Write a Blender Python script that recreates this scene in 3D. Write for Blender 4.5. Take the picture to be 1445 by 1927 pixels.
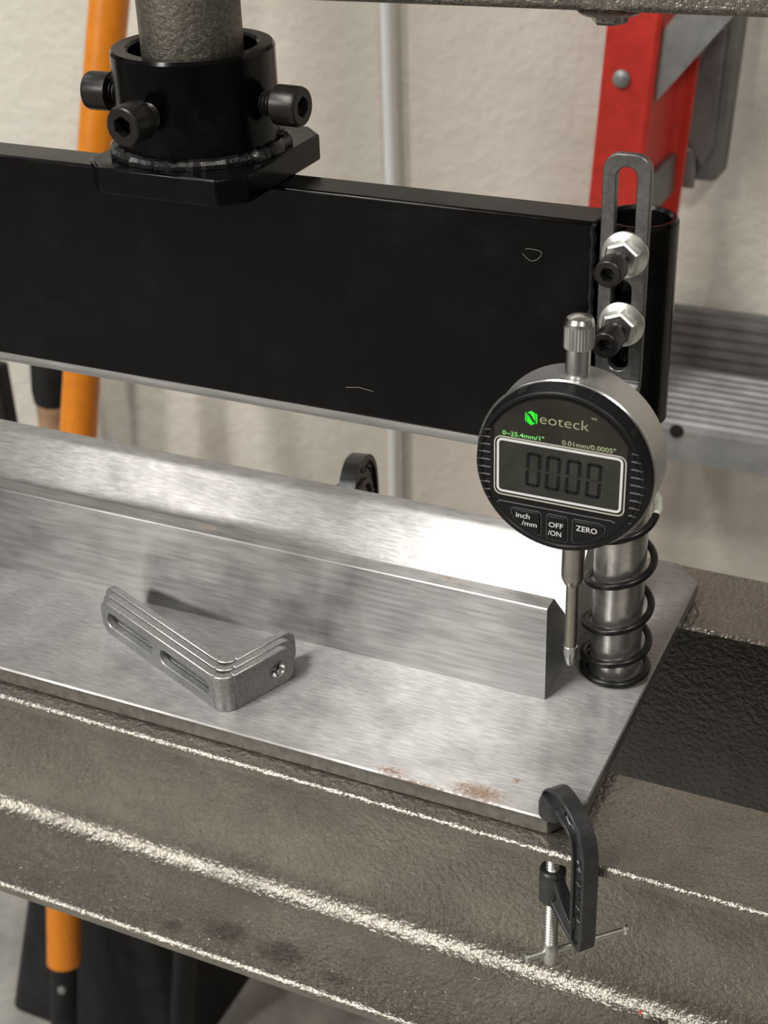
import bpy, bmesh, math, random
from mathutils import Matrix, Vector
for o in list(bpy.data.objects): bpy.data.objects.remove(o, do_unlink=True)
random.seed(3)
SC = bpy.context.scene
COL = SC.collection
S = 0.00125            # one drawing unit in metres
PI = math.pi

# ------------------------------------------------------------------ camera
F, CX, CY, CZ = 2778.917, 92.828, -306.815, 286.614
YAW, PITCH, ROLL = math.radians(25.906), math.radians(29.884), math.radians(-2.163)
fw = Vector((-math.sin(YAW)*math.cos(PITCH), math.cos(YAW)*math.cos(PITCH), -math.sin(PITCH)))
r0 = Vector((math.cos(YAW), math.sin(YAW), 0)); u0 = r0.cross(fw)
rr = r0*math.cos(ROLL)+u0*math.sin(ROLL); uu = -r0*math.sin(ROLL)+u0*math.cos(ROLL)
cd = bpy.data.cameras.new('camera'); cam = bpy.data.objects.new('camera', cd); COL.objects.link(cam)
m = Matrix.Identity(4)
for i in range(3):
    m[i][0] = rr[i]; m[i][1] = uu[i]; m[i][2] = -fw[i]
m.translation = Vector((CX, CY, CZ))*S
cam.matrix_world = m
cd.sensor_fit = 'HORIZONTAL'; cd.sensor_width = 36; cd.lens = F/1445*36
cd.clip_start = 0.01; cd.clip_end = 50
cd.dof.use_dof = True; cd.dof.focus_distance = 435*S; cd.dof.aperture_fstop = 26
SC.camera = cam

# ------------------------------------------------------------------ world, lamps, exposure
w = bpy.data.worlds.new('world'); SC.world = w; w.use_nodes = True
w.node_tree.nodes['Background'].inputs[0].default_value = (0.75, 0.82, 1, 1)
w.node_tree.nodes['Background'].inputs[1].default_value = 0.25
SC.view_settings.view_transform = 'Standard'; SC.view_settings.look = 'None'
SC.view_settings.gamma = 1; SC.view_settings.use_curve_mapping = False
SC.view_settings.exposure = 0.12
SC.cycles.use_denoising = True
SC.cycles.max_bounces = 8; SC.cycles.sample_clamp_indirect = 4.0
# (position in units, aimed at, size x / y in metres, watts, colour) of the shop lamps and the daylight stand-in hung from the ceiling
LAMPS = [((-1690, -2190, 1290), 0.18, 0.90, 92, (1.0, 0.955, 0.89)),
         ((-560, -1000, 1290), 0.14, 1.60, 40, (1.0, 0.965, 0.91)),
         ((760, -900, 1290), 0.20, 0.30, 24, (1.0, 0.95, 0.88)),
         ((-1500, 150, 1290), 0.16, 1.10, 16, (0.82, 0.92, 1.0))]  # added cool lamp in place of bluish daylight from the left

# ------------------------------------------------------------------ materials
def mat(name, color=(.5, .5, .5), metal=0.0, rough=.5, **k):
    M = bpy.data.materials.new(name); M.use_nodes = True
    b = M.node_tree.nodes['Principled BSDF']
    b.inputs['Base Color'].default_value = (*color, 1); b.inputs['Metallic'].default_value = metal; b.inputs['Roughness'].default_value = rough
    for a, v in k.items(): b.inputs[a].default_value = v
    return M, M.node_tree.nodes, M.node_tree.links, b
def tex(N, L, kind, scale, detail=4, stretch=(1, 1, 1), rough=.55):
    tc = N.new('ShaderNodeTexCoord'); mp = N.new('ShaderNodeMapping'); mp.inputs['Scale'].default_value = tuple(s*scale for s in stretch)
    L.new(tc.outputs['Object'], mp.inputs[0])
    t = N.new('ShaderNodeTexNoise' if kind == 'noise' else 'ShaderNodeTexVoronoi')
    t.inputs['Scale'].default_value = 1.0
    if kind == 'noise': t.inputs['Detail'].default_value = detail; t.inputs['Roughness'].default_value = rough
    L.new(mp.outputs[0], t.inputs['Vector'])
    return t.outputs[0]
def ramp(N, L, src, a, b, ca, cb):
    r = N.new('ShaderNodeValToRGB'); r.color_ramp.elements[0].position = a; r.color_ramp.elements[1].position = b
    r.color_ramp.elements[0].color = (*ca, 1) if len(ca) == 3 else ca; r.color_ramp.elements[1].color = (*cb, 1) if len(cb) == 3 else cb
    L.new(src, r.inputs[0]); return r.outputs[0]
def mix(N, L, f, a, b, kind='MIX'):
    x = N.new('ShaderNodeMix'); x.data_type = 'RGBA'; x.blend_type = kind
    for s, v in ((0, f), (6, a), (7, b)):
        if hasattr(v, 'links'): L.new(v, x.inputs[s])
        else: x.inputs[s].default_value = v if not isinstance(v, tuple) else (*v, 1)
    return x.outputs[2]
def bump(N, L, b, h, strength, dist, prev=None):
    n = N.new('ShaderNodeBump'); n.inputs['Strength'].default_value = strength; n.inputs['Distance'].default_value = dist*S
    L.new(h, n.inputs['Height'])
    if prev is not None: L.new(prev, n.inputs['Normal'])
    L.new(n.outputs[0], b.inputs['Normal']); return n.outputs[0]
U = 1/S   # texture cycles per unit

def steel(name, base=.60, rough=.34, aniso=.75, grain=(.06, 2.2, 2.2), gs=.35, tangent=(1, 0, 0), rust=None, stain=.5, gb=.10, metal=1.0):
    M, N, L, b = mat(name, (base, base*1.0, base*.985), metal, rough)
    b.inputs['Anisotropic'].default_value = aniso; b.inputs['Anisotropic Rotation'].default_value = .25
    c = N.new('ShaderNodeCombineXYZ')
    for i in range(3): c.inputs[i].default_value = tangent[i]
    L.new(c.outputs[0], b.inputs['Tangent'])
    big = tex(N, L, 'noise', U*.028, 5, rough=.6)
    fine = tex(N, L, 'noise', U*gs, 3, grain)
    col = ramp(N, L, big, .30, .72, (base*(1-.28*stain), base*(1-.28*stain), base*(1-.29*stain)), (base*1.06, base*1.06, base*1.045))
    col = mix(N, L, .75, col, ramp(N, L, fine, .3, .7, (.66, .66, .66), (1.16, 1.16, 1.16)), 'MULTIPLY')
    r_ = ramp(N, L, tex(N, L, 'noise', U*.06, 4), .3, .75, (rough*.8,)*3, (rough*1.25,)*3)
    met = None
    if rust:
        tc = N.new('ShaderNodeTexCoord'); acc = None
        for (x, y, z, sx, sy, amt) in rust:
            mp = N.new('ShaderNodeMapping'); mp.inputs['Location'].default_value = (-x/sx, -y/sy, -z/6)
            mp.inputs['Scale'].default_value = (U/sx, U/sy, U/6)
            L.new(tc.outputs['Object'], mp.inputs[0])
            g = N.new('ShaderNodeTexGradient'); g.gradient_type = 'SPHERICAL'; L.new(mp.outputs[0], g.inputs[0])
            q = N.new('ShaderNodeMath'); q.operation = 'MULTIPLY'; q.inputs[1].default_value = amt; L.new(g.outputs[1], q.inputs[0])
            if acc is None: acc = q.outputs[0]
            else:
                ad = N.new('ShaderNodeMath'); ad.operation = 'MAXIMUM'; L.new(acc, ad.inputs[0]); L.new(q.outputs[0], ad.inputs[1]); acc = ad.outputs[0]
        ns = tex(N, L, 'noise', U*.9, 5, rough=.75)
        ad = N.new('ShaderNodeMath'); ad.operation = 'MULTIPLY'; L.new(acc, ad.inputs[0]); L.new(ns, ad.inputs[1])
        mk = ramp(N, L, ad.outputs[0], .24, .46, (0, 0, 0), (.8, .8, .8))
        col = mix(N, L, mk, col, (.22, .12, .06)); r_ = mix(N, L, mk, r_, (.8, .8, .8))
        inv = N.new('ShaderNodeMath'); inv.operation = 'SUBTRACT'; inv.inputs[0].default_value = 1; L.new(mk, inv.inputs[1]); mm = N.new('ShaderNodeMath'); mm.operation = 'MULTIPLY'; mm.inputs[1].default_value = metal; L.new(inv.outputs[0], mm.inputs[0]); L.new(mm.outputs[0], b.inputs['Metallic'])
    L.new(col, b.inputs['Base Color']); L.new(r_, b.inputs['Roughness'])
    bump(N, L, b, fine, gb, .6)
    return M
PLATE = steel('brushed_plate_steel', 0.36, .37, 1.0, (.22, 1.6, 1.6), .8, metal=.68, rust=[(-30, 3, 0, 22, 9, 1.0), (-58, 2, 0, 14, 5, .9), (-22, 12, 0, 3, 3, 1.0), (-50, -.3, -1.5, 26, 3, 1.1)], stain=.28, gb=.07)
DIE = steel('ground_die_steel', .285, .35, 1.0, (.12, 1.6, 1.6), .5, rust=[(-150, 56, 34.5, 9, 4, .85), (-62, 57, 34.5, 13, 4, .8), (-60, 54, 33.5, 9, 5, .7)], stain=.45, gb=.015, metal=.88)
BLADE = steel('blade_steel', .55, .5, .5, (.1, 1.5, 1.5), .5, stain=.6, gb=.08, metal=.6)
BRK = steel('bracket_steel', .47, .44, .2, (1, 1, 1), .8, stain=.8, gb=.08, metal=.85)
BRK_DIM = steel('dim_bracket_steel', .20, .42, .2, (1, 1, 1), .8, stain=.8, gb=.08, metal=.9)
def simple_noise(name, color, metal, rough, scale, amt, bs=None, bd=.3, **k):
    M, N, L, b = mat(name, color, metal, rough, **k)
    t = tex(N, L, 'noise', U*scale, 5, rough=.65)
    c2 = tuple(min(1, c*(1+amt)) for c in color); c1 = tuple(c*(1-amt) for c in color)
    L.new(ramp(N, L, t, .3, .7, c1, c2), b.inputs['Base Color'])
    if bs: bump(N, L, b, t, bs, bd)
    return M
EDGE = simple_noise('sheared_plate_edge', (.21, .20, .185), .85, .45, .3, .25, .2, .3)
def black_paint():
    M, N, L, b = mat('gloss_black_paint', (.002, .002, .0025), 0, .16)
    b.inputs['Specular IOR Level'].default_value = .17
    sm = tex(N, L, 'noise', U*.035, 6, rough=.7)
    L.new(ramp(N, L, sm, .52, .80, (.0014, .0014, .0018), (.0075, .0075, .008)), b.inputs['Base Color'])
    L.new(ramp(N, L, sm, .4, .75, (.13, .13, .13), (.34, .34, .34)), b.inputs['Roughness'])
    bump(N, L, b, tex(N, L, 'noise', U*.12, 2), .05, .5)
    return M
BLACK = black_paint()
WELD = simple_noise('painted_weld', (.008, .008, .009), 0, .14, .35, .3, .5, 1.2)
def hammertone(k=1.0, metal=.8):
    M, N, L, b = mat('hammered_grey_paint', (.2, .19, .16), metal, .34, **{'Coat Weight': .9, 'Coat Roughness': .22})
    big = tex(N, L, 'noise', U*.035, 5, rough=.65)
    n = tex(N, L, 'noise', U*.55, 2, rough=.5); n2 = tex(N, L, 'noise', U*1.6, 2)
    c = ramp(N, L, big, .30, .68, (.165*k, .157*k, .138*k), (.27*k, .256*k, .228*k))
    c = mix(N, L, .6, c, ramp(N, L, n2, .32, .72, (.45, .43, .4), (1.5, 1.47, 1.42)), 'MULTIPLY')
    tc = N.new('ShaderNodeTexCoord'); acc = None
    for x, y, z, sx, sy, amt in ((-126, 6, -98, 13, 7, 1.5), (-104, 5, -98, 12, 8, 1.6), (-146, 1, -98, 8, 5, 1.1), (-82, 2, -98, 10, 6, 1.0), (8, 31, -98, 9, 4, 1.9), (22, 26, -98, 8, 3, 1.2)):
        mp = N.new('ShaderNodeMapping'); mp.inputs['Location'].default_value = (-(x+150)/sx, -(y-76)/sy, -(z+760)/7)
        mp.inputs['Scale'].default_value = (U/sx, U/sy, U/7)
        L.new(tc.outputs['Object'], mp.inputs[0])
        g = N.new('ShaderNodeTexGradient'); g.gradient_type = 'SPHERICAL'; L.new(mp.outputs[0], g.inputs[0])
        q = N.new('ShaderNodeMath'); q.operation = 'MULTIPLY'; q.inputs[1].default_value = amt; L.new(g.outputs[1], q.inputs[0])
        if acc is None: acc = q.outputs[0]
        else:
            ad = N.new('ShaderNodeMath'); ad.operation = 'MAXIMUM'; L.new(acc, ad.inputs[0]); L.new(q.outputs[0], ad.inputs[1]); acc = ad.outputs[0]
    ad = N.new('ShaderNodeMath'); ad.operation = 'MULTIPLY'; L.new(acc, ad.inputs[0]); L.new(tex(N, L, 'noise', U*.16, 4), ad.inputs[1])
    c = mix(N, L, ramp(N, L, ad.outputs[0], .15, .5, (0, 0, 0), (.75, .75, .75)), c, (.07, .066, .058))
    L.new(c, b.inputs['Base Color'])
    L.new(ramp(N, L, big, .3, .7, (.34,)*3, (.23,)*3), b.inputs['Roughness'])
    nb = bump(N, L, b, n, .6, 1.0)
    nb = bump(N, L, b, n2, .35, .5, nb); L.new(nb, b.inputs['Coat Normal'])
    return M
HAM = hammertone(); HAM_SHADE = hammertone(.22, .6)
RAM = simple_noise('ram_grey_metal', (.17, .16, .135), .85, .42, .7, .45, .6, .7)
CHROME = simple_noise('satin_chrome', (.62, .63, .63), 1, .22, .5, .05)
SATIN = simple_noise('satin_silver', (.50, .49, .475), .75, .40, 1.5, .1, .1, .2)
SPIN = simple_noise('polished_spindle_steel', (.42, .40, .37), 1, .2, .3, .1)
ZINC = simple_noise('zinc_plate', (.74, .75, .72), 1, .3, .6, .12, .15, .3)
OXIDE = simple_noise('black_oxide', (.03, .028, .027), .7, .34, .8, .3, .1, .2)
SPR = simple_noise('black_spring_wire', (.02, .02, .021), .6, .3, .5, .3)
POST = simple_noise('worn_post_steel', (.52, .51, .495), .9, .27, .14, .32, .22, .5)
CAST = simple_noise('dark_cast_iron_paint', (.082, .085, .09), .8, .33, .35, .25, .3, .4)
PLAS = simple_noise('black_plastic', (.0055, .006, .007), 0, .40, 2, .2, .06, .2, **{'Specular IOR Level': .26})
EDGE_GLINT = simple_noise('plastic_edge_highlight', (.10, .10, .102), 0, .35, 2, .2)  # paler plastic that paints in the thin highlights along edges
GLOSSP = simple_noise('smoked_face_panel', (.022, .020, .016), .3, .25, .07, .5)
LCD = simple_noise('lcd_grey', (.036, .037, .031), 0, .35, .12, .25, **{'Specular IOR Level': .12})
DIG = simple_noise('lcd_segment', (.011, .012, .013), 0, .35, .2, .1, **{'Specular IOR Level': .1})
GHOST = simple_noise('lcd_faint_segment', (.030, .031, .027), 0, .35, .2, .1, **{'Specular IOR Level': .1})
WHITEP = simple_noise('pale_print', (.66, .67, .68), 0, .5, .5, .05)
GREEN = simple_noise('bright_green_print', (.02, .92, .03), 0, .5, .5, .05)
LIME = simple_noise('pale_green_print', (.25, .85, .22), 0, .5, .5, .05)
OLIVE = simple_noise('pale_olive_print', (.36, .42, .25), 0, .5, .5, .05)
SILV = simple_noise('silver_trim', (.72, .70, .64), .6, .3, .5, .08)
RED = simple_noise('red_fibreglass', (.60, .035, .022), 0, .42, .12, .18, .15, .6)
ALU = simple_noise('mill_aluminium', (.30, .305, .305), .6, .48, .05, .25, .1, .4)
DKALU = simple_noise('dull_grey_aluminium', (.19, .19, .185), .5, .5, .04, .3)
ORANGE = simple_noise('orange_fibreglass', (.66, .21, .010), 0, .32, .1, .10, .1, .5)
WOOD = simple_noise('ash_wood', (.34, .21, .12), 0, .55, .05, .3, .1, .5)
DARK = simple_noise('matt_black_plastic', (.010, .010, .011), 0, .5, .06, .5, **{'Specular IOR Level': .3})
LINT = simple_noise('grey_lint', (.22, .21, .19), 0, .8, .5, .1)
STREAK = simple_noise('light_streak_white', (.78, .82, .84), 0, .3, .02, .04)
WPAINT = simple_noise('chalky_white_paint', (.55, .57, .50), 0, .7, 1.2, .4, .4, .5)
def wall_mat():
    M, N, L, b = mat('painted_drywall', (.66, .63, .57), 0, .75)
    t = tex(N, L, 'noise', U*.085, 5, rough=.55); big = tex(N, L, 'noise', U*.006, 3)
    L.new(ramp(N, L, big, .3, .7, (.62, .59, .53), (.70, .67, .605)), b.inputs['Base Color'])
    bump(N, L, b, ramp(N, L, t, .34, .70, (0, 0, 0), (1, 1, 1)), .30, 3.0)
    return M
WALL = wall_mat()
def floor_mat():
    M, N, L, b = mat('concrete', (.4, .39, .36), 0, .7)
    t = tex(N, L, 'noise', U*.012, 6, rough=.7)
    L.new(ramp(N, L, t, .3, .7, (.16, .155, .14), (.40, .385, .355)), b.inputs['Base Color'])
    return M
FLOOR = floor_mat()
GARAGE = simple_noise('dim_garage_wall', (.20, .19, .18), 0, .7, .004, .3)
LAMPM, N, L, b = mat('lamp_housing', (.8, .8, .8), 0, .4)

# ------------------------------------------------------------------ mesh helpers
class MB:
    def __init__(s): s.v = []; s.f = []
    def add(s, vs, fs):
        n = len(s.v); s.v += [tuple(x) for x in vs]; s.f += [tuple(i+n for i in f) for f in fs]; return s
    def box(s, x0, x1, y0, y1, z0, z1):
        return s.add([(x, y, z) for z in (z0, z1) for y in (y0, y1) for x in (x0, x1)],
                     [(0, 2, 3, 1), (4, 5, 7, 6), (0, 1, 5, 4), (1, 3, 7, 5), (3, 2, 6, 7), (2, 0, 4, 6)])
    def rings(s, rings, cap=True, closed=False):
        n = len(rings[0]); vs = [p for r in rings for p in r]; fs = []
        m_ = len(rings)
        for i in range(m_ if closed else m_-1):
            a = i*n; c = ((i+1) % m_)*n
            for j in range(n):
                k = (j+1) % n; fs.append((a+j, a+k, c+k, c+j))
        if cap and not closed: fs.append(tuple(range(n))[::-1]); fs.append(tuple((m_-1)*n+j for j in range(n)))
        return s.add(vs, fs)
    def lathe(s, prof, c=(0, 0, 0), axis=(0, 0, 1), seg=32, cap=True, closed=False):
        ax = Vector(axis).normalized(); t = Vector((1, 0, 0)) if abs(ax.x) < .8 else Vector((0, 1, 0))
        e1 = (t-ax*t.dot(ax)).normalized(); e2 = ax.cross(e1); c = Vector(c)
        R = [[c+ax*h+(e1*math.cos(2*PI*j/seg)+e2*math.sin(2*PI*j/seg))*r for j in range(seg)] for r, h in prof]
        return s.rings(R, cap, closed)
    def tube(s, pts, rad, seg=12, cap=True, closed=False):
        P = [Vector(p) for p in pts]; n = len(P); R = []; e = None
        for i in range(n):
            if closed: d = P[(i+1) % n]-P[i-1]
            else: d = P[min(i+1, n-1)]-P[max(i-1, 0)]
            d.normalize()
            if e is None:
                t = Vector((0, 0, 1)) if abs(d.z) < .8 else Vector((1, 0, 0)); e = t
            e = (e-d*e.dot(d)).normalized(); g = d.cross(e)
            r = rad[i] if hasattr(rad, '__len__') else rad
            R.append([P[i]+(e*math.cos(2*PI*j/seg)+g*math.sin(2*PI*j/seg))*r for j in range(seg)])
        return s.rings(R, cap, closed)
    def prism(s, poly, f0, f1):          # poly of 2-D points, f0/f1 map a 2-D point to 3-D
        return s.rings([[f0(p) for p in poly], [f1(p) for p in poly]])
OBJS = {}
def obj(name, mb, material, parent=None, org=None, sharp=32, bevel=0, seg=2, label=None, kind=None, smooth=True):
    me = bpy.data.meshes.new(name)
    o = org if org is not None else (parent['org'] if parent is not None and 'org' in parent else (0, 0, 0))
    me.from_pydata([((v[0]-o[0])*S, (v[1]-o[1])*S, (v[2]-o[2])*S) for v in mb.v], [], mb.f)
    bm = bmesh.new(); bm.from_mesh(me); bmesh.ops.recalc_face_normals(bm, faces=bm.faces); bm.to_mesh(me); bm.free()
    if smooth:
        me.polygons.foreach_set('use_smooth', [True]*len(me.polygons)); me.set_sharp_from_angle(angle=math.radians(sharp))
    me.materials.append(material)
    ob = bpy.data.objects.new(name, me); COL.objects.link(ob)
    if parent is not None: ob.parent = parent
    else: ob.location = Vector(o)*S
    if parent is not None and org is not None and 'org' in parent: ob.location = (Vector(org)-Vector(parent['org']))*S; ob['org'] = org
    elif parent is not None: ob['org'] = tuple(o)
    if bevel:
        b_ = ob.modifiers.new('bevel', 'BEVEL'); b_.width = bevel*S; b_.segments = seg; b_.limit_method = 'ANGLE'; b_.angle_limit = math.radians(40)
        b_.harden_normals = False
    if label: ob['label'] = label
    if kind: ob['kind'] = kind
    return ob
def thing(name, loc, label, cat, group=None, rot=None, local=False):
    e = bpy.data.objects.new(name, None); COL.objects.link(e); e.empty_display_size = .01
    e.location = Vector(loc)*S
    if rot is not None: e.rotation_euler = rot.to_euler()
    e['org'] = (0, 0, 0) if local else tuple(loc)
    e['label'] = label; e['category'] = cat
    if group: e['group'] = group
    return e
def tag(o, label, cat, group=None):
    o['label'] = label; o['category'] = cat
    if group: o['group'] = group
    return o
def copy_tree(o, parent=None):
    c = o.copy(); COL.objects.link(c); c.parent = parent
    for ch in list(o.children): copy_tree(ch, c)
    return c
def struct(name, mb, m_, **k): return obj(name, mb, m_, kind='structure', **k)
def arc(cx, cy, r, a0, a1, n=6):
    return [(cx+r*math.cos(math.radians(a0+(a1-a0)*i/n)), cy+r*math.sin(math.radians(a0+(a1-a0)*i/n))) for i in range(n+1)]
def rrect(x0, x1, y0, y1, r, n=5):
    return arc(x1-r, y0+r, r, -90, 0, n)+arc(x1-r, y1-r, r, 0, 90, n)+arc(x0+r, y1-r, r, 90, 180, n)+arc(x0+r, y0+r, r, 180, 270, n)
def holed_plate(outer, holes, th):
    """flat plate z 0..th from a 2-D outline with holes -> (verts, faces)"""
    bm = bmesh.new(); edges = []
    for loop in [outer]+holes:
        vs = [bm.verts.new((p[0], p[1], 0)) for p in loop]
        edges += [bm.edges.new((vs[i], vs[(i+1) % len(vs)])) for i in range(len(vs))]
    bmesh.ops.triangle_fill(bm, use_beauty=True, edges=edges)
    r = bmesh.ops.extrude_face_region(bm, geom=bm.faces[:])
    bmesh.ops.translate(bm, verts=[v for v in r['geom'] if isinstance(v, bmesh.types.BMVert)], vec=(0, 0, th))
    bm.verts.index_update()
    vs = [tuple(v.co) for v in bm.verts]; fs = [tuple(v.index for v in f.verts) for f in bm.faces]; bm.free()
    return vs, fs
def text_mesh(body, size, spacing=1.0, bold=0.0):
    cu = bpy.data.curves.new('t', 'FONT'); cu.body = body; cu.size = size; cu.space_character = spacing; cu.offset = bold; cu.resolution_u = 3; cu.extrude = 0
    o = bpy.data.objects.new('t', cu); COL.objects.link(o)
    dg = bpy.context.evaluated_depsgraph_get(); me = bpy.data.meshes.new_from_object(o.evaluated_get(dg))
    vs = [tuple(v.co) for v in me.vertices]; fs = [tuple(p.vertices) for p in me.polygons]
    bpy.data.objects.remove(o); bpy.data.curves.remove(cu); bpy.data.meshes.remove(me)
    return vs, fs
def catmull(P, n):
    out = []
    for i in range(len(P)-1):
        a, b, c, d = P[max(i-1, 0)], P[i], P[i+1], P[min(i+2, len(P)-1)]
        for k in range(n):
            t = k/n
            out.append(tuple(.5*((2*b[j])+(-a[j]+c[j])*t+(2*a[j]-5*b[j]+4*c[j]-d[j])*t*t+(-a[j]+3*b[j]-3*c[j]+d[j])*t**3) for j in range(len(b))))
    out.append(tuple(P[-1])); return out

# ------------------------------------------------------------------ the room
FZ, WY, CEIL = -760, 640, 1300
struct('floor', MB().box(-2600, 2000, -3000, WY, FZ-20, FZ), FLOOR, smooth=False)
struct('wall_back', MB().box(-2600, 2000, WY, WY+40, FZ, CEIL), WALL, smooth=False)
struct('wall_left', MB().box(-2640, -2600, -3000, WY, FZ, CEIL), GARAGE, smooth=False)
struct('wall_right', MB().box(2000, 2040, -3000, WY, FZ, CEIL), GARAGE, smooth=False)
struct('wall_front', MB().box(-2600, 2000, -3040, -3000, FZ, CEIL), GARAGE, smooth=False)
struct('ceiling', MB().box(-2640, 2040, -3040, WY+40, CEIL, CEIL+30), WALL, smooth=False)
for i, (p, sx, sy, watts, c) in enumerate(LAMPS):
    t = thing('ceiling_lamp', p, ['warm ceiling strip lamp far in front to the left', 'ceiling strip lamp in front of the press', 'ceiling strip lamp in front to the right', 'added cool strip lamp standing in for daylight to the left of the press'][i], 'lamp')
    hx, hy = sx/2/S, sy/2/S
    obj('lamp_housing', MB().box(p[0]-hx-8, p[0]+hx+8, p[1]-hy-8, p[1]+hy+8, p[2]-6, CEIL), LAMPM, t)
    ld = bpy.data.lights.new('lamp_light', 'AREA'); ld.shape = 'RECTANGLE'; ld.size = sx; ld.size_y = sy; ld.energy = watts; ld.color = c
    lo = bpy.data.objects.new('lamp_light', ld); COL.objects.link(lo); lo.parent = t; lo.location = (0, 0, -7*S)

# ------------------------------------------------------------------ hydraulic press frame
press = thing('hydraulic_press', (-150, 76, FZ), 'hammered grey shop press frame with channel bed carrying the steel plate', 'press')
def channel(yf, yw, ztop, zbot, face, x0, x1):
    """C section: flange tips at yf, web at yw (face = +1: opens towards -Y)"""
    d = 1 if yw > yf else -1
    tf, tw, R = 5.0, 3.8, 8.0
    P = []
    def A(cx, cz, r, a0, a1, n=5): return [(cx+d*r*math.cos(math.radians(a)), cz+r*math.sin(math.radians(a))) for a in [a0+(a1-a0)*i/n for i in range(n+1)]]
    P += A(yf+d*1.6, ztop-1.6, 1.6, 180, 90)                         # top flange tip
    P += [(yw-d*1.0, ztop), (yw, ztop-1.0)]
    P += [(yw, zbot+1), (yw-d*1, zbot)]
    P += A(yf+d*2.0, zbot+2.0, 2.0, 270, 180) + A(yf+d*2.0, zbot+tf-2, 2.0, 180, 90)
    yi = yw-d*tw
    P += A(yi-d*R, zbot+tf+R+.6, R, -88, 0, 8)
    P += A(yi-d*5, ztop-tf-5.6, 5, 0, 88, 6)
    P += [(yf+d*1.2, ztop-tf+.4), (yf, ztop-tf+1.6)]
    return MB().prism(P, lambda p: (x0, p[0], p[1]), lambda p: (x1, p[0], p[1]))
ZT = -6.85
obj('bed_channel', channel(-5.86, 35.3, ZT, -103, 1, -490, 125), HAM, press, sharp=35, label='front channel of the bed, opening towards the camera')
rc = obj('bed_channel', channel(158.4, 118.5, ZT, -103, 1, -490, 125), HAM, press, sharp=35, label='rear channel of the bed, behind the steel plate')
rc.data.materials.append(HAM_SHADE)      # darker copy of the paint, holding the shade of the gap between the channels
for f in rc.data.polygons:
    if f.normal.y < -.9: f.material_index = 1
for x0, x1 in ((-478, -425), (88, 125)):
    mb = MB().box(x0, x1, 36, 118, FZ, 800)
    obj('upright', mb, HAM, press, bevel=2.5)
tb = MB().box(-490, 125, 105, 143, 199.6, 262)
o = obj('top_beam', tb, HAM, press, bevel=2.2, seg=3, label='grey crossbeam along the top edge of the picture')
for v in o.data.vertices: v.co.z += (v.co.x+(-150)*S)*.0175 if False else ((v.co.x/S-150)*.0175+.9)*S
bolt = MB().lathe([(9.4, 199.4), (8.4, 198.6), (5.8, 198.0)], (-33.5, 112, 0), seg=24)
bolt.lathe([(5.4, 198.2), (5.4, 196.6), (4.8, 195.9)], (-33.5, 112, 0), seg=6)
obj('hex_bolt', bolt, HAM, press, sharp=30)
obj('paint_speck', MB().lathe([(1.5, -.5), (1.3, .25), (.4, .5)], (16.4, 27.2, -97.0), (0, -.6, .8), 9), RED, press, label='small red paint speck on the channel fillet')
obj('ram_rod', MB().lathe([(13.5, 160), (15.3, 162), (15.3, 420)], (-150.3, 75.5, 0), seg=48), RAM, press, label='grey round ram of the press going up from the collar')

# ------------------------------------------------------------------ lower die: base plate with two die bars and guide post
base = thing('press_brake_die', (-150, 74, -6.8), 'brushed steel base plate with two long die bars lying on the press bed', 'die')
PO = [(-302, 0), (-7.8, 0), (-.3, 10.5), (0, 11.5), (0, 138), (-9.7, 147.6), (-302, 147.6)]
def edge_plate():
    def off(d): 
        return [(-302+d, d), (-8.2-d*.35, d), (-d, 11.2+d*.35), (-d, 137.6-d*.3), (-9.9-d*.3, 147.6-d), (-302+d, 147.6-d)]
    R = [[(x, y, z) for x, y in off(d)] for d, z in ((1.6, -6.8), (.5, -6.1), (0, -5.0), (0, -.55), (.45, 0))]
    return MB().rings(R)
bp = obj('base_plate', edge_plate(), PLATE, base, org=(0, 0, 0), sharp=25)
bp.data.materials.append(EDGE)
for f in bp.data.polygons:
    if f.normal.z < .6: f.material_index = 1
HB, XE = 34.55, -27.4
def bar(y0, y1, flip):
    # front bar: vertical outer face, flat top, slope into the V groove
    P = [(0, 0.0), (0, HB-.35), (.35, HB), (6.3, HB), (6.9, HB-.5), (23.0, 16), (23.0, 0)]
    if flip: P = [(0, 0.0), (0, HB-.35), (.35, HB), (5.2, HB), (6.0, HB-.15), (6.8, HB-.6), (7.4, HB-1.3), (23.0, 16), (23.0, 0)]
    f = (lambda x: (lambda p: (x, y0+p[0], p[1]))) if not flip else (lambda x: (lambda p: (x, y1-p[0], p[1])))
    return MB().prism(P, f(-277), f(XE))
obj('die_bar', bar(52.07, 0, False), DIE, base, org=(0, 0, 0), sharp=15 if False else 30, label='front die bar with flat top and upright ground face')
obj('die_bar', bar(0, 99.05, True), PLATE, base, org=(0, 0, 0), sharp=30, label='rear die bar whose bright slope faces the camera')
PX, PY = -11.9, 76.0
obj('guide_post', MB().lathe([(8.1, 0), (8.1, 95)], (PX, PY, 0), seg=40), POST, base, org=(0, 0, 0), label='round scuffed steel guide post at the right end')

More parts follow.
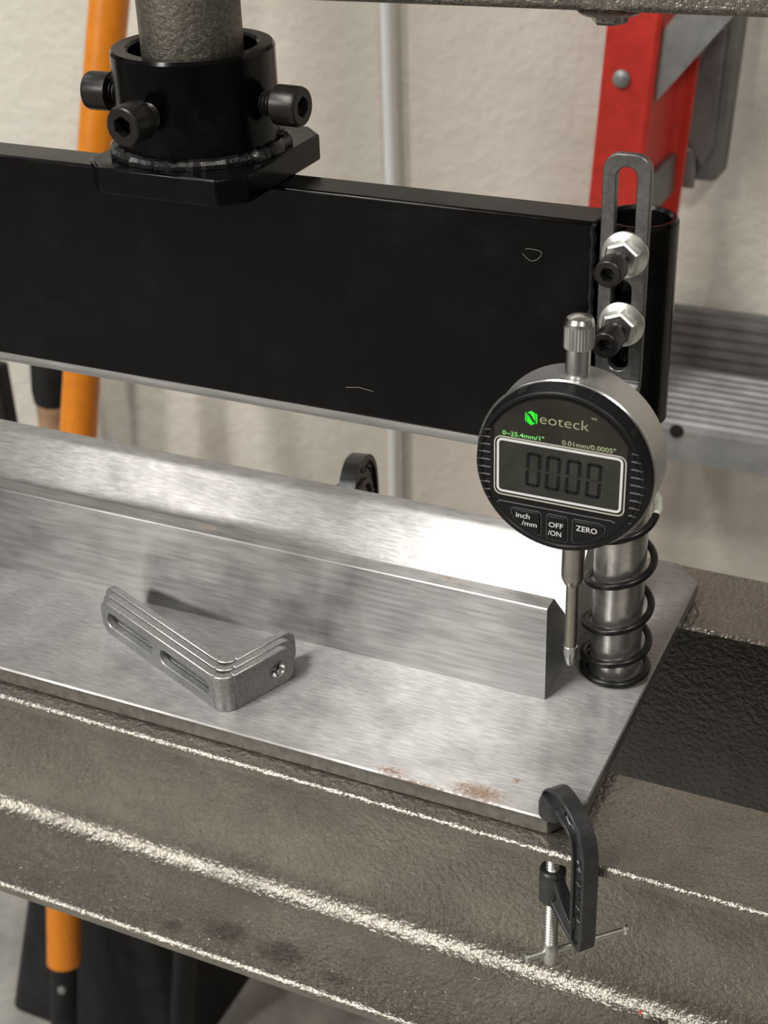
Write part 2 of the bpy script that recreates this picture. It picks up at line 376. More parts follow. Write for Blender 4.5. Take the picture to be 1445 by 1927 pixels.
# ------------------------------------------------------------------ upper tool: beam with blade, collar and guide tube
tool = thing('press_brake_ram', (-150, 75.4, 70), 'gloss black press brake beam with steel blade hanging from the ram', 'press tool')
obj('beam', MB().box(-277, -21.5, 68.5, 82.0, 80.3, 152.2), BLACK, tool, bevel=1.0, seg=3)
bl = MB().prism([(69.2, 82), (69.2, 80.2), (70.6, 76.9), (74.0, 74.5), (76.6, 74.5), (81.4, 80.2), (81.4, 82)], lambda p: (-277, p[0], p[1]), lambda p: (-26, p[0], p[1]))
obj('blade', bl, BLADE, tool, org=(0, 0, 0), label='bare steel blade along the underside of the beam')
TR = 10.9
obj('guide_tube', MB().lathe([(8.5, 92), (TR-.5, 92), (TR, 92.6), (TR, 151.8), (TR-.9, 152.9), (9.2, 152.9), (8.5, 152)], (PX, 76.4, 0), seg=48, cap=False, closed=True), BLACK, tool, label='black guide tube welded to the right end of the beam')
wb = []
for i in range(40):
    z = 84+i*1.74; wb.append((-22.2+.25*math.sin(i*2.1), 68.2+.2*math.cos(i*1.7), z))
obj('weld_bead', MB().tube(wb, [1.0+.3*math.sin(i*1.9) for i in range(40)], 8), WELD, tool)
CXc, CYc = -150.3, 75.5
pl = [(-176, 53), (-168.5, 45.6), (-128, 45.6), (-121.2, 53), (-121.2, 98), (-128.5, 105), (-168.5, 105), (-176, 98)]
obj('collar_plate', MB().prism(pl, lambda p: (p[0], p[1], 152.0), lambda p: (p[0], p[1], 160.2)), BLACK, tool, bevel=.7, seg=2, label='black chamfered plate under the collar')
obj('collar', MB().lathe([(19.2, 159), (24.6, 159), (24.6, 189.6), (23.9, 190.6), (20.0, 190.6), (19.2, 189.9)], (CXc, CYc, 0), seg=64, cap=False, closed=True), BLACK, tool, label='black round collar around the ram')
wr = []; wrr = []
for i in range(90):
    a = 2*PI*i/90; wr.append((CXc+(25.6+.35*math.sin(i*1.7))*math.cos(a), CYc+(25.6+.35*math.cos(i*2.3))*math.sin(a), 161.0)); wrr.append(2.1+.35*math.sin(i*2.9)+.2*math.cos(i*1.1))
obj('weld_bead', MB().tube(wr, wrr, 10, closed=True), WELD, tool)
def capscrew(mb_head, L0, d, c, headR, headL, shR, shL, knurl=False):
    pass
def socket_head(c, d, R, Ln, hexR, depth, seg=36, ribs=False):
    """cap screw head: c = centre of the outer face, d = outward axis"""
    ax = Vector(d).normalized(); t = Vector((0, 0, 1)); e1 = (t-ax*t.dot(ax)).normalized(); e2 = ax.cross(e1); c = Vector(c)
    def ring(r, h, n=seg, rib=0): return [c+ax*h+(e1*math.cos(2*PI*j/n)+e2*math.sin(2*PI*j/n))*(r*(1-(rib if j % 2 else 0))) for j in range(n)]
    def hexring(r, h, n=seg):
        o_ = []
        for j in range(n):
            a = 2*PI*j/n; k = a % (PI/3)-PI/6; o_.append(c+ax*h+(e1*math.cos(a)+e2*math.sin(a))*(r*math.cos(PI/6)/math.cos(k)))
        return o_
    rib = .035 if ribs else 0
    mb = MB().rings([ring(R*.75, -Ln), ring(R, -Ln+.3, rib=rib), ring(R, -R*.22, rib=rib), ring(R*.94, -R*.06), ring(R*.86, 0), hexring(hexR*1.04, 0), hexring(hexR*.97, -.3), hexring(hexR*.95, -depth), ring(.05, -depth-.6)])
    return mb
def thread(c, d, r, h0, h1, pitch=.8, seg=24):
    prof = []; n = int(abs(h1-h0)/pitch); 
    for i in range(n): h = h0+(h1-h0)*i/n; prof += [(r, h), (r, h+(h1-h0)/n*.2), (r*.82, h+(h1-h0)/n*.6)]
    prof.append((r, h1))
    return MB().lathe(prof, c, d, seg)
for az, z in ((184, 174.8), (267, 175.3), (-4, 175.4)):
    a = math.radians(az); d = (math.cos(a), math.sin(a), 0)
    cc = (CXc+37.6*d[0], CYc+37.6*d[1], z)
    s_ = obj('set_screw', socket_head(cc, d, 5.9, 8.6, 3.1, 5), OXIDE, tool, sharp=28)
    c0 = (CXc, CYc, z)
    obj('threaded_shank', thread(c0, d, 3.9, 22, 29.6, 1.1), OXIDE, s_, org=None, sharp=25)

# ------------------------------------------------------------------ compression spring on the guide post
sp = []; th0 = -PI/2
key = [(0, 1.35), (.55, 1.6), (1, 4.0), (1.45, 8.9), (2.45, 21.3), (3.45, 38.2), (4.45, 54.6), (4.62, 58.2), (4.80, 64.0)]
n = 260
for i in range(n+1):
    q = 4.79*i/n
    for k in range(len(key)-1):
        if key[k][0] <= q <= key[k+1][0]+1e-9:
            t = (q-key[k][0])/(key[k+1][0]-key[k][0]); z = key[k][1]+(key[k+1][1]-key[k][1])*t; break
    else: z = key[-1][1]
    a = 2*PI*(q-.45)+th0 if True else 0
    sp.append((PX+10.35*math.cos(a), PY+10.35*math.sin(a), z))
spring = thing('compression_spring', (PX, PY, 0), 'black coil spring around the round steel guide post', 'spring')
obj('coil', MB().tube(sp, 1.2, 12), SPR, spring)
obj('painted_tip', MB().tube(sp[-7:]+[tuple(Vector(sp[-1])*1.0+(Vector(sp[-1])-Vector(sp[-3]))*.4)], [.7, 1.3, 1.42, 1.5, 1.42, 1.5, 1.42, 1.0], 10), WPAINT, spring, label='whitish paint daubed on the cut end of the spring')

# ------------------------------------------------------------------ slotted L brackets
def bracket_mesh(with_slots=True):
    A_, B_, W_, T_, RO = 68.6, 28.8, 13.1, 2.7, 5.0
    mb = MB(); seg = 8
    def slot(u0, u1, vc, r): return arc(u1-r, vc, r, 90, -90, 8)+arc(u0+r, vc, r, -90, -270, 8)
    r = 4.6
    outer = [(RO, 0)]+arc(A_-r, r, r, -90, 0, 7)+arc(A_-r, W_-r, r, 0, 90, 7)+[(RO, W_)]
    vs, fs = holed_plate(outer, [slot(38.4, 65.3, W_/2, 2.85), slot(7.3, 34.3, W_/2, 2.85)], T_)
    mb.add([(a, b_, c) for a, c, b_ in vs], fs)
    r = 4.2
    outer = [(RO, 0)]+arc(B_-r, r, r, -90, 0, 7)+arc(B_-r, W_-r, r, 0, 90, 7)+[(RO, W_)]
    hole = [(22.2+3.0*math.cos(2*PI*i/20), W_/2+3.0*math.sin(2*PI*i/20)) for i in range(20)]
    vs, fs = holed_plate(outer, [hole], T_)
    mb.add([(a, b_, c) for b_, c, a in vs], fs)
    R = []
    for i in range(seg+1):
        an = PI+PI/2*i/seg
        o_ = (RO+RO*math.cos(an), RO+RO*math.sin(an)); q = RO-T_; n_ = (RO+q*math.cos(an), RO+q*math.sin(an))
        R.append([(o_[0], o_[1], 0), (o_[0], o_[1], W_), (n_[0], n_[1], W_), (n_[0], n_[1], 0)])
    mb.rings(R)
    return mb
def axes(a, b, c):
    M_ = Matrix.Identity(3)
    for i in range(3): M_[i][0] = a[i]; M_[i][1] = b[i]; M_[i][2] = c[i]
    return M_
rotm = axes((0, 0, 1), (0, -1, 0), (1, 0, 0))
mount = thing('slotted_bracket', (-18.3, 63.6, 105.6), 'slotted steel bracket bolted upright on the black guide tube', 'bracket', 'slotted angle brackets', rotm, True)
plate_ob = obj('bracket_plate', bracket_mesh(), BRK, mount, bevel=.25, seg=1)
def loc_m(P):  # world point -> bracket local
    d = Vector(P)-Vector((-18.3, 63.6, 105.6)); return (d.z, -d.y, d.x)
BX = -11.0
for z in (147.2, 127.2):
    hd = obj('socket_screw', socket_head(loc_m((BX, 44.6, z)), (0, 1, 0), 3.85, 6.6, 2.0, 3.2, 48, True), OXIDE, mount, sharp=24)
    obj('threaded_shank', thread(loc_m((BX, 65.2, z)), (0, 1, 0), 2.35, 0, 14.3, .75), OXIDE, hd, sharp=25)
    c = loc_m((BX, 60.9, z))
    prof = [(2.4, 0), (6.5, 0), (6.5, .7), (5.6, 1.15), (4.7, 1.6)]
    fl = MB().lathe(prof+[(2.4, 1.6)], c, (0, 1, 0), 36)
    hx = []
    ax = Vector((0, 1, 0)); e1 = Vector((0, 0, 1)); e2 = Vector((1, 0, 0)); cv = Vector(c)
    def hr(rad, h, ph=.35): return [cv+ax*h+(e1*math.cos(2*PI*j/6+ph)+e2*math.sin(2*PI*j/6+ph))*rad for j in range(6)]
    fl.rings([hr(5.2, .9), hr(5.2, 4.6), hr(4.5, 5.2), hr(2.45, 5.2), hr(2.45, 3)])
    obj('flange_nut', fl, ZINC, mount, sharp=25, bevel=.12, seg=1)
av, bv = Vector((-.925, .379, 0)).normalized(), Vector((.379, .925, 0)).normalized()
rs = axes(av, bv, (0, 0, -1))
LB = ['front one of the three steel angle brackets standing nested on the plate', 'middle one of the three steel angle brackets standing nested on the plate', 'rear one of the three nested steel brackets, nearest the die bar']
for k in range(3):
    P = Vector((-117.6, 5.9, 13.15))+(av+bv)*(3.05*k)
    t = thing('slotted_bracket', P, LB[k], 'bracket', 'slotted angle brackets', rs, True)
    c = plate_ob.copy(); COL.objects.link(c); c.parent = t
    if k == 0:
        obj('threaded_insert', MB().lathe([(2.98, -.1), (2.98, 6.5), (1.7, 6.5), (2.0, 5.6), (1.7, 4.8), (2.0, 4), (1.75, 3.2), (2.05, 2.4), (1.85, 1.5), (2.3, .8), (2.7, -.15)], (0, 22.2, 6.55), (1, 0, 0), 20, cap=False, closed=True), CHROME, t, label='shiny threaded hole in the short leg')

plate_ob.material_slots[0].link = 'OBJECT'; plate_ob.material_slots[0].material = BRK_DIM   # darker copy of the same steel, its dim reflections put into the colour

# ------------------------------------------------------------------ digital dial indicator
GX, GZ, GY = -13.75, 101.5, 18.0
dial = thing('dial_indicator', (GX, 35, GZ), 'round digital dial indicator with black face hanging on the bracket', 'gauge')
def ylathe(prof, seg=72, cap=True, closed=False): return MB().lathe([(r, y) for r, y in prof], (GX, 0, GZ), (0, 1, 0), seg, cap, closed)
obj('case', ylathe([(20, 23.5), (24.35, 22.4), (24.6, 22.75), (24.55, 23.4), (24.3, 24), (24.3, 34.6), (23.8, 35), (10, 35)]), SATIN, dial, sharp=30, label='satin silver case')
obj('case_rim', ylathe([(24.45, 22.3), (24.75, 22.6), (24.75, 23.1), (24.2, 23.3)], cap=False, closed=True), CHROME, dial)
obj('mounting_lug', MB().box(-17, -10.5, 34.8, 46, 100.6, 105.4), SATIN, dial, bevel=.6)
obj('bezel', ylathe([(24.25, 23), (24.1, 22), (23.35, 19.0), (23.2, 18.3), (22.8, 18.0), (22.0, 18.0), (21.6, 18.5), (21.55, 19.6), (0.2, 19.6)]), PLAS, dial, sharp=25)
notch = MB()
for a, wd in ((118, 3.0), (116, .5), (72, .5), (66.5, .5), (38, 1.8), (145, 1)):
    a = math.radians(a); e = Vector((math.cos(a), 0, math.sin(a))); q = Vector((-math.sin(a), 0, math.cos(a))); c = Vector((GX, 0, GZ))
    vs = [c+e*r_+q*s_+Vector((0, y, 0)) for s_ in (-wd/2, wd/2) for r_, y in ((23.42, 19.0), (23.56, 19.0), (24.2, 21.8), (24.06, 21.8))]
    notch.add(vs, [(0, 1, 2, 3), (7, 6, 5, 4), (0, 4, 5, 1), (1, 5, 6, 2), (2, 6, 7, 3), (3, 7, 4, 0)])
obj('bezel_notch', notch, DARK, dial, kind='stuff')
def fp(y): return lambda p: (GX+p[0], y, GZ+p[1])
# black lower/side panel, flush in the bezel ring
obj('face_disc', MB().prism([(21.58*math.cos(2*PI*i/72), 21.58*math.sin(2*PI*i/72)) for i in range(72)], fp(19.4), fp(18.35)), PLAS, dial)
a0 = math.degrees(math.asin(10.9/20.9)); a1 = 180-a0
fpoly = [(-18.1, -9.3), (18.1, -9.3)]+[(21.1*math.cos(math.radians(a)), 21.1*math.sin(math.radians(a))) for a in [31+(149-31)*i/30 for i in range(31)]]
obj('face_panel', MB().prism(fpoly, fp(18.4), fp(18.15)), GLOSSP, dial, label='glossy dark face panel carrying the maker lettering')
def ringframe(x0, x1, z0, z1, r, wd, y0, y1):
    O = rrect(x0, x1, z0, z1, r); I = rrect(x0+wd, x1-wd, z0+wd, z1-wd, max(.2, r-wd))
    return MB().rings([[fp(y0)(p) for p in O], [fp(y1)(p) for p in O], [fp(y1)(p) for p in I], [fp(y0)(p) for p in I]], closed=True)
obj('display_trim', ringframe(-18.15, 18.0, -9.45, 8.2, 2.1, .32, 18.3, 18.0), SILV, dial)
obj('display_frame', ringframe(-17.35, 17.1, -8.5, 7.55, 1.5, .62, 18.3, 17.98), WHITEP, dial, label='white outline around the display')
lcd = obj('display', MB().prism(rrect(-16.72, 16.5, -7.85, 6.93, .9), fp(18.3), fp(18.08)), LCD, dial, label='grey liquid crystal display showing faint zeros')
def seg7(x0, x1, z0, z1, on, y):
    mb = MB(); t = 1.0; zm = (z0+z1)/2; sl = .25
    S7 = {'a': (x0+t*.6, x1-t*.6, z1-t, z1), 'd': (x0+t*.6, x1-t*.6, z0, z0+t), 'g': (x0+t*.8, x1-t*.8, zm-t/2, zm+t/2),
          'f': (x0, x0+t, zm+.3, z1-.3), 'b': (x1-t, x1, zm+.3, z1-.3), 'e': (x0, x0+t, z0+.3, zm-.3), 'c': (x1-t, x1, z0+.3, zm-.3)}
    for k in on:
        a, b_, c, d_ = S7[k]
        P = [(a+.0, c+.25), (a+.25, c), (b_-.25, c), (b_, c+.25), (b_, d_-.25), (b_-.25, d_), (a+.25, d_), (a, d_-.25)]
        P = [(p[0]+(p[1]-zm)*.04, p[1]) for p in P]
        mb.prism(P, fp(18.1), fp(y))
    return mb
for x in (-9.2, -3.75, 1.75, 7.35):
    dgt = obj('digit', seg7(x, x+4.2, -5.5, 4.8, 'abcdef', 18.055), DIG, lcd, label='dark zero on the display')
    obj('faint_segment', seg7(x, x+4.2, -5.5, 4.8, 'g', 18.065), GHOST, lcd)
def txt(name, body, x, z, height, width, m_, parent, y=18.1, bold=0, lab=None):
    vs, fs = text_mesh(body, 10, 1.0, bold)
    xs = [v[0] for v in vs]; zs = [v[1] for v in vs]
    cap = height; sx = width/(max(xs)-min(xs)); hb = max(zs)-0
    sz = cap/hb
    mb = MB().add([(GX+x+(v[0]-min(xs))*sx, y, GZ+z+v[1]*sz) for v in vs], fs)
    ob = obj(name, mb, m_, parent, smooth=False)
    if lab: ob['label'] = lab
    return ob
for x, s_ in ((-14.6, '-'),):
    txt('faint_segment', s_, -15.2, -1.4, 1.2, 2.0, GHOST, lcd, 18.06)
txt('faint_segment', 'H', 14.0, 4.2, 1.2, .9, GHOST, lcd, 18.06); txt('faint_segment', 'mm', 13.6, 2.2, 1.0, 1.9, GHOST, lcd, 18.06); txt('faint_segment', 'IN', 14.0, -4.2, 1.2, 1.3, GHOST, lcd, 18.06)
hexl = [(-7.95+2.0*math.cos(PI/2+i*PI/3), 14.75+2.05*math.sin(PI/2+i*PI/3)) for i in range(6)]
logo = MB()
def quad(*P): logo.prism(P, fp(18.15), fp(18.09))
quad((-9.6, 16.15), (-9.25, 15.95), (-9.25, 13.45), (-9.6, 13.7)); quad((-6.3, 16.05), (-6.65, 16.25), (-6.65, 13.5), (-6.3, 13.3))
quad((-9.05, 16.1), (-7.95, 16.8), (-6.85, 16.15), (-6.85, 13.95), (-8.2, 15.9)); quad((-9.05, 15.75), (-7.55, 13.65), (-6.85, 13.35), (-7.9, 12.7), (-9.05, 13.35))
obj('logo', logo, GREEN, dial, label='green hexagonal N emblem')
txt('lettering', 'eoteck', -5.6, 13.65, 2.75, 13.2, OLIVE, dial, bold=-.12, lab='pale maker name lettering on the dark face')
txt('lettering', 'TM', 8.05, 17.0, .7, 1.5, OLIVE, dial)
txt('lettering', '0~25.4mm/1"', -15.85, 8.62, 1.3, 11.5, LIME, dial, bold=.08, lab='bright green range figures')
txt('lettering', '0.01mm/0.0005"', .55, 8.6, 1.4, 14.4, OLIVE, dial, bold=.06)
BT = [('button', [(-12.9, -13.5), (-12.2, -13.1), (-5.5, -13.1), (-5.0, -13.6), (-4.95, -19.3), (-5.3, -19.9), (-5.9, -19.8), (-9.2, -18.5), (-12.3, -15.9), (-12.95, -14.6)], [('inch', -11.65, -15.35, 1.55, 3.9), ('/mm', -10.0, -17.5, 1.45, 4.3)]),
      ('button', [(-2.9, -13.6), (-2.5, -13.15), (2.1, -13.15), (2.55, -13.6), (2.55, -19.9), (2.1, -20.35), (-2.4, -20.35), (-2.9, -19.9)], [('OFF', -2.35, -16.4, 1.5, 4.0), ('/ON', -2.5, -18.95, 1.5, 3.7)]),
      ('button', [(4.45, -13.6), (4.85, -13.15), (11.0, -13.1), (12.3, -13.6), (12.75, -14.4), (12.5, -15.5), (11.4, -16.9), (9.4, -18.4), (6.6, -19.6), (4.9, -20.0), (4.45, -19.6)], [('ZERO', 5.25, -15.95, 1.6, 5.8)])]
for (nm, P, T), lb in zip(BT, ('left button, inch or mm', 'middle button, off and on', 'right button, zero')):
    b_ = obj(nm, MB().prism(P, fp(18.4), fp(17.8)), PLAS, dial, bevel=.22, seg=2, label=lb)
    for s_, x, z, h, wd in T: txt('lettering', s_, x, z, h, wd, WHITEP, b_, 17.76, .06)
    obj('button_edge_highlight', MB().tube([fp(18.3)(((p[0]-sum(q[0] for q in P)/len(P))*1.07+sum(q[0] for q in P)/len(P), (p[1]-sum(q[1] for q in P)/len(P))*1.07+sum(q[1] for q in P)/len(P))) for p in P], .12, 6, closed=True), EDGE_GLINT, b_)  # added outline drawing the highlight round the button
obj('ridge_line', MB().tube([(GX-17.2, 18.3, GZ-12.2), (GX-16.6, 18.25, GZ-11.45), (GX-10, 18.25, GZ-11.45), (GX+14.8, 18.25, GZ-11.35), (GX+15.6, 18.3, GZ-11.9)], .18, 6), EDGE_GLINT, dial)
rib = MB()
for i in range(10):
    z = 9.4-i*2.25
    for sgn in (-1, 1):
        xo = math.sqrt(max(0, 22.9**2-z*z)); xi = 19.2
        if xo > xi+.3: rib.add([(GX+sgn*x, y, GZ+z+dz) for x in (xi, xo) for dz, y in ((-.17, 18.3), (0, 17.8), (.17, 18.3))], [(0, 1, 4, 3), (1, 2, 5, 4), (0, 2, 1), (3, 4, 5)])
obj('grip_rib', rib, EDGE_GLINT, dial, kind='stuff')
SX, SY = -12.8, 28.2
obj('stem', MB().lathe([(3.25, 122), (3.25, 133.2), (3.0, 133.6)], (SX-.1, SY, 0), seg=36), CHROME, dial)
cap = []
seg = 60
def kn(r, h, k): return [(SX+r*(1-(k if j % 2 else 0))*math.cos(2*PI*j/seg), SY+r*(1-(k if j % 2 else 0))*math.sin(2*PI*j/seg), h) for j in range(seg)]
obj('knurled_cap', MB().rings([kn(3.0, 133.3, 0), kn(3.95, 133.6, .05), kn(3.95, 139.4, .05), kn(3.85, 139.9, 0), kn(3.75, 140.6, 0), kn(3.2, 141.6, 0), kn(1.8, 142.3, 0), kn(.2, 142.5, 0)]), CHROME, dial, sharp=20)
SX2 = -12.1
obj('spindle_sleeve', MB().lathe([(3.2, 82), (3.2, 64.6), (3.05, 63.6), (2.2, 61.8), (1.5, 61.6)], (SX2-.1, SY, 0), seg=36), SPIN, dial, label='thick lower sleeve of the spindle')
obj('spindle', MB().lathe([(1.78, 63), (1.78, 39)], (SX2, SY, 0), seg=28), SPIN, dial)
obj('contact_point', MB().lathe([(1.3, 41.2), (2.0, 40.6), (2.05, 38.4), (1.75, 37), (1.25, 34.6), (.8, 34.1), (.2, 34.0)], (SX2+.1, SY, 0), seg=24), CHROME, dial, label='bright tapered contact tip')

# ------------------------------------------------------------------ C clamps
def clamp_parts(t):
    """local frame: x = s along the throat, y = thickness, z up; screw axis at the origin, plate top at z 0"""
    outer = [(-3.6, 6.3), (-1, 9.6), (3, 11.9), (7, 11.9), (11.2, 10.8), (15, 8.6), (18, 5.4), (19.6, 1.8), (20.3, -4), (20.5, -18), (20.5, -31.5), (19.8, -35.2)]
    inner = [(-3.5, 4.9), (-.5, 4.6), (3, 4.2), (6, 3.4), (9.4, 2.6), (12, .9), (13.2, -2.4), (13.6, -8), (13.7, -14), (13.8, -20), (13.9, -28), (14.2, -33.6)]
    O = catmull(outer, 5); I = catmull(inner, 5)
    fr = MB()
    def strip(A, B, hw): fr.rings([[(a[0], -hw, a[1]), (a[0], hw, a[1]), (b_[0], hw, b_[1]), (b_[0], -hw, b_[1])] for a, b_ in zip(A, B)])
    def lerp(A, B, t_): return [(a[0]+(b_[0]-a[0])*t_, a[1]+(b_[1]-a[1])*t_) for a, b_ in zip(A, B)]
    strip(lerp(O, I, .1), lerp(O, I, .9), 1.45)
    strip(O, lerp(O, I, .20), 2.4); strip(lerp(O, I, .82), I, 2.4)
    lo = catmull([(20.4, -32.2), (19.2, -35.8), (16.5, -36.4), (12, -35.2), (7, -33.5), (2.5, -32.2)], 4)
    li = catmull([(14.2, -25), (14.2, -28), (13.6, -30), (10.8, -28.4), (7, -25.4), (3, -22.0)], 4)
    strip(lerp(lo, li, .1), lerp(lo, li, .9), 1.2); strip(lo, lerp(lo, li, .24), 2.3); strip(lerp(lo, li, .74), li, 1.9)
    f_ = obj('frame', fr, CAST, t, bevel=.35, seg=2, sharp=50)
    obj('anvil', MB().lathe([(3.6, 0), (4.7, .8), (4.7, 4.4), (4.1, 6.0), (1.5, 6.7)], (0, 0, 0), seg=32), CAST, t, label='round fixed pad at the end of the upper arm')
    obj('boss', MB().lathe([(3.4, -32.8), (3.9, -32.2), (3.9, -21), (3.5, -20.4), (2.2, -20.4)], (0, 0, 0), seg=32), CAST, t, label='threaded boss of the lower arm')
    em = MB(); rnd = random.Random(5)
    def squig(p0, p1, n_, side):
        for i in range(n_):
            q = i/(n_-1); s_ = p0[0]+(p1[0]-p0[0])*q; z = p0[1]+(p1[1]-p0[1])*q
            pts = [(s_+rnd.uniform(-1.2, 1.2), side*1.7, z+rnd.uniform(-.6, .6)) for _ in range(3)]
            em.tube(pts, .3, 5)
    for side in (-1, 1):
        squig((6, 8.2), (14.8, 4.8), 8, side); squig((17.0, -4), (17.2, -27), 15, side)
    obj('raised_marks', em, CAST, t, kind='stuff')
    sc = obj('clamp_screw', thread((0, 0, 0), (0, 0, -1), 2.15, 12.0, 51, 1.15), ZINC, t, sharp=25)
    obj('screw_end', MB().lathe([(2.0, -50.6), (2.35, -51.2), (2.35, -58), (2.0, -58.6)], (0, 0, 0), seg=28), ZINC, sc)
    # handle bar, turned in its own direction
    ca = math.radians(84.6); dx, dy = math.cos(ca), math.sin(ca)
    def hp(k): return (dx*k, dy*k, -54.3)
    hb = obj('handle_bar', MB().tube([hp(-7.6), hp(25.2)], 1.12, 14), ZINC, t)
    for k0, k1 in ((-8.6, -6.8), (24.4, 26.2)):
        obj('bar_knob', MB().tube([hp(k0), hp(k0+.35), hp(k1-.35), hp(k1)], [1.3, 1.8, 1.8, 1.3], 16), ZINC, hb)
ANG = math.radians(-41)
cl = thing('c_clamp', (-6.9, 2.6, 0), 'small dark C-clamp holding the plate corner to the channel flange', 'clamp', 'C-clamps on the base plate', Matrix.Rotation(ANG, 3, 'Z'), True)
clamp_parts(cl)
c2 = copy_tree(cl); c2.location = Vector((-139, 141, 0))*S; c2.rotation_euler = (0, 0, math.radians(100)); c2.scale = (1.42, 1.42, 1.42)
c2['label'] = 'black C-clamp mostly hidden behind the rear die bar'

# ------------------------------------------------------------------ things by the back wall
lad = thing('step_ladder', (-145, 560, FZ), 'red fibreglass step ladder leaning at the wall behind the gauge', 'ladder')
def lx(x): return lambda z: x+.066*(z-50)
def railp(P, z0, z1): 
    return MB().prism(P, lambda p: (p[0]+.066*(z0-50), p[1], z0), lambda p: (p[0]+.066*(z1-50), p[1], z1))
obj('rail', railp([(-163.5, 525), (-135, 525), (-132.5, 527), (-131.5, 581), (-128.5, 584.5), (-122, 584.5), (-122, 588), (-133, 588), (-136.5, 584), (-137, 530), (-163.5, 530)], FZ, 500), RED, lad, bevel=.8, label='red channel shaped front rail')
obj('rear_rail', MB().prism([(-122, 604), (-104, 604), (-101, 608), (-101, 634), (-105, 634), (-105, 610), (-122, 610)], lambda p: (p[0]-7.5, p[1], -4), lambda p: (p[0]+16, p[1], 420)), DKALU, lad, bevel=1, label='grey rear rail beside the red one')
obj('rivet', MB().lathe([(5.3, 524.8), (5.0, 523), (3.4, 521.6), (1, 521)], (-149.5, 0, 75.9), (0, 1, 0), 28), ALU, lad, label='round silver rivet head on the red rail')
obj('diagonal_brace', MB().prism([(-138, 62), (-131, 62), (-60, 150), (-92, 150), (-131, 100), (-138, 84)], lambda p: (p[0], 531, p[1]), lambda p: (p[0], 534, p[1])), ALU, lad, label='pale aluminium diagonal brace')
obj('spreader_bracket', MB().box(-134, -130, 531, 600, -7, 18), DKALU, lad, bevel=1)
obj('spreader_bracket', MB().box(-134, -121, 598, 602, -8, 17), ALU, lad, bevel=1)
hl = MB().prism([(-124, 70), (-113, 92), (-107, 92), (-110, 20), (-116, 6), (-124, 20)], lambda p: (p[0]-1, 597, p[1]), lambda p: (p[0]-1, 602, p[1]))
obj('hinge_plate', hl, DKALU, lad, bevel=1)
stp = MB()
prof = [(525, -163), (525, -141), (528, -139)]
y = 530
for i in range(9):
    prof += [(y, -139), (y+1.2, -136.4), (y+5, -136.4), (y+6.2, -139)]; y += 9.5
prof += [(616, -139), (616, -144), (530, -144), (530, -163)]
stp.prism(prof, lambda p: (-133, p[0], p[1]), lambda p: (330, p[0], p[1]))
obj('step', stp, ALU, lad, sharp=20, label='ribbed aluminium step, out of focus at the right')
obj('step_rivet', MB().lathe([(4.6, 525), (4.2, 523.4), (1, 522.6)], (-103, 0, -141.5), (0, 1, 0), 20), DARK, lad)

rb = MB(); prof = [(632, -142), (624, -142)]
for i in range(5): prof += [(624, -140+i*7.6), (621.5, -139+i*7.6), (621.5, -135+i*7.6), (624, -134+i*7.6)]
prof += [(624, -100), (632, -100)]
obj('rear_brace', rb.prism(prof, lambda p: (-150, p[0], p[1]), lambda p: (330, p[0], p[1])), DKALU, lad, sharp=20, label='ribbed horizontal brace between the rear rails')
shv = thing('garden_shovel', (-533, 350, FZ), 'orange handled shovel standing at the wall left of the press', 'shovel')
hpts = catmull([(-476, 590, 300), (-507, 545, 110), (-529.5, 478, -166), (-531.5, 400, -420), (-529.5, 349, -618)], 8)
obj('handle', MB().tube(hpts, 13.6, 24), ORANGE, shv, label='long orange handle')
d = Vector(hpts[-1])-Vector(hpts[-2]); d.normalize(); e = Vector(hpts[-1])
obj('ferrule', MB().tube([e-d*2, e+d*2, e+d*75, e+d*100], [9.5, 10.5, 10.5, 8.5], 20), DARK, shv, label='black socket below the orange handle')
q = e+d*18+Vector((4.6, -9.2, 1))
obj('rivet', MB().lathe([(3.6, 0), (3.0, 1.6), (.5, 2.2)], q, (.42, -.86, .25), 16), ALU, shv)
bld = MB().prism([(-24, 0), (24, 0), (27, -30), (0, -50), (-27, -30)], lambda p: (-531+p[0], 329, -708+p[1]), lambda p: (-531+p[0], 332, -708+p[1]))
obj('blade', bld, DARK, shv)

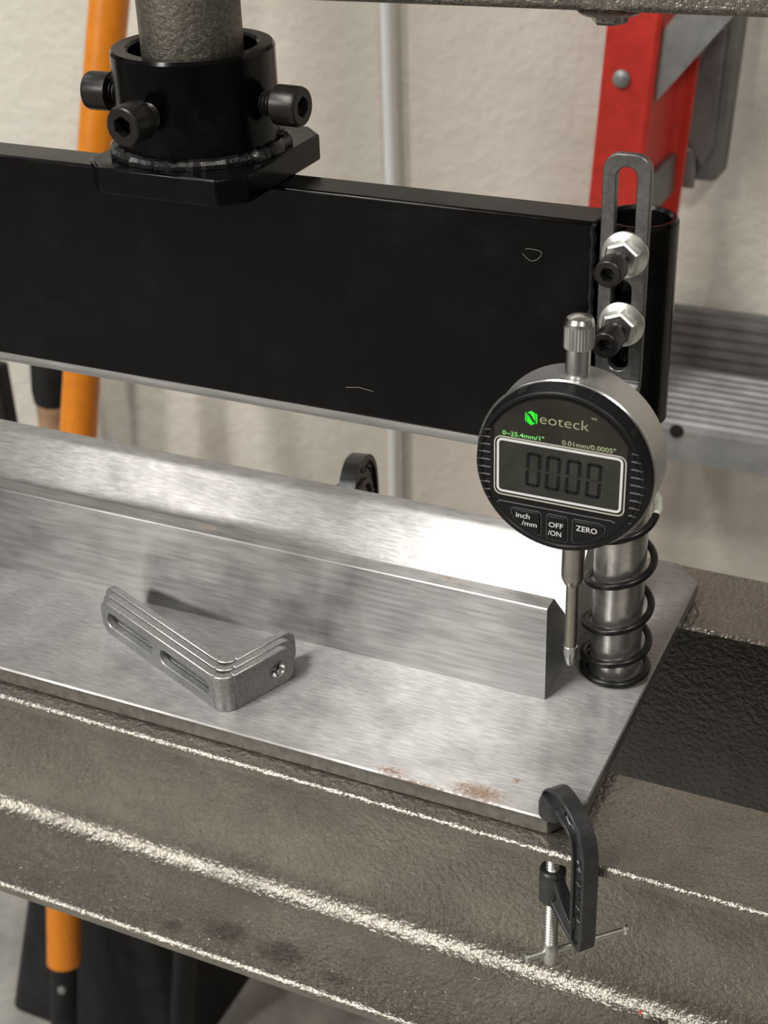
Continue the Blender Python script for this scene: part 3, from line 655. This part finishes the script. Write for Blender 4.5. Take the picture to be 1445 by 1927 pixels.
wt = thing('wood_handled_tool', (-640, 566, FZ), 'wooden tool handle with black grip cap beside the orange handle', 'tool')
obj('handle', MB().tube([(-640, 566, FZ), (-631, 564, -400), (-620, 560, -213)], 16.5, 20), WOOD, wt)
obj('grip_cap', MB().tube([(-621.5, 560, -224), (-620.8, 560, -216), (-612, 562, -140), (-611, 562, -130)], [16.9, 18.2, 19, 15], 20), DARK, wt, label='black cap on the top of the wooden handle')
tag(obj('dark_pole', MB().box(-14, 14, -8, 8, 0, 560), DARK, bevel=3), 'dark upright pole at the far left edge of the picture', 'pole').location = Vector((-683, 560, FZ))*S
wp = tag(obj('light_streak_rod', MB().tube([(-361, 627, -700), (-346, 629, -36), (-345.5, 629, 83), (-338, 630, 420)], 4.4, 16), STREAK, org=(-361, 627, -700)), 'thin white rod standing in for a streak of light on the wall behind the beam', 'pole')  # added rod that draws the bright streak of light on the wall
bn = thing('black_bin', (-520, 470, FZ), 'black plastic bin on the floor behind the orange handle', 'bin')
def ringz(x0, x1, y0, y1, z, r): return [(p[0], p[1], z) for p in rrect(x0, x1, y0, y1, r, 4)]
obj('bin_body', MB().rings([ringz(-643, -456, 388, 534, FZ, 14), ringz(-606, -468, 396, 530, -615, 16), ringz(-584, -476, 402, 526, -525, 18)]), DARK, bn)
obj('bin_rim', MB().rings([ringz(-588, -472, 398, 530, -525, 18), ringz(-588, -472, 398, 530, -516, 18)]), DARK, bn, bevel=1.5)
obj('bin_latch', MB().lathe([(4, 0), (3.4, 2), (.5, 2.6)], (-553, 394, -645), (0, -1, .1), 16), DKALU, bn)
tag(obj('black_tool_handle', MB().tube([(-436, 345, FZ), (-424, 352, -650), (-412, 362, -540), (-400, 380, -400)], 9, 16), DARK, org=(-436, 345, FZ)), 'black pole leaning beside the orange shovel near the floor', 'pole')
tag(obj('lint_thread', MB().tube([(-101, 68.3, 89.7), (-96.5, 68.2, 90.5), (-91.6, 68.3, 89.9)], .09, 5), LINT, org=(-101, 68.3, 89.7)), 'short white lint thread stuck on the black beam near its lower edge', 'lint')
tag(obj('lint_thread', MB().tube(catmull([(-43, 68.3, 141), (-40.5, 68.2, 139.2), (-38.3, 68.3, 139.9), (-37.2, 68.2, 142), (-39.8, 68.3, 142.6), (-42, 68.3, 142.5)], 4), .07, 5), LINT, org=(-43, 68.3, 141)), 'curled lint thread on the black beam left of the upper screw', 'lint')
bpy.context.view_layer.update()
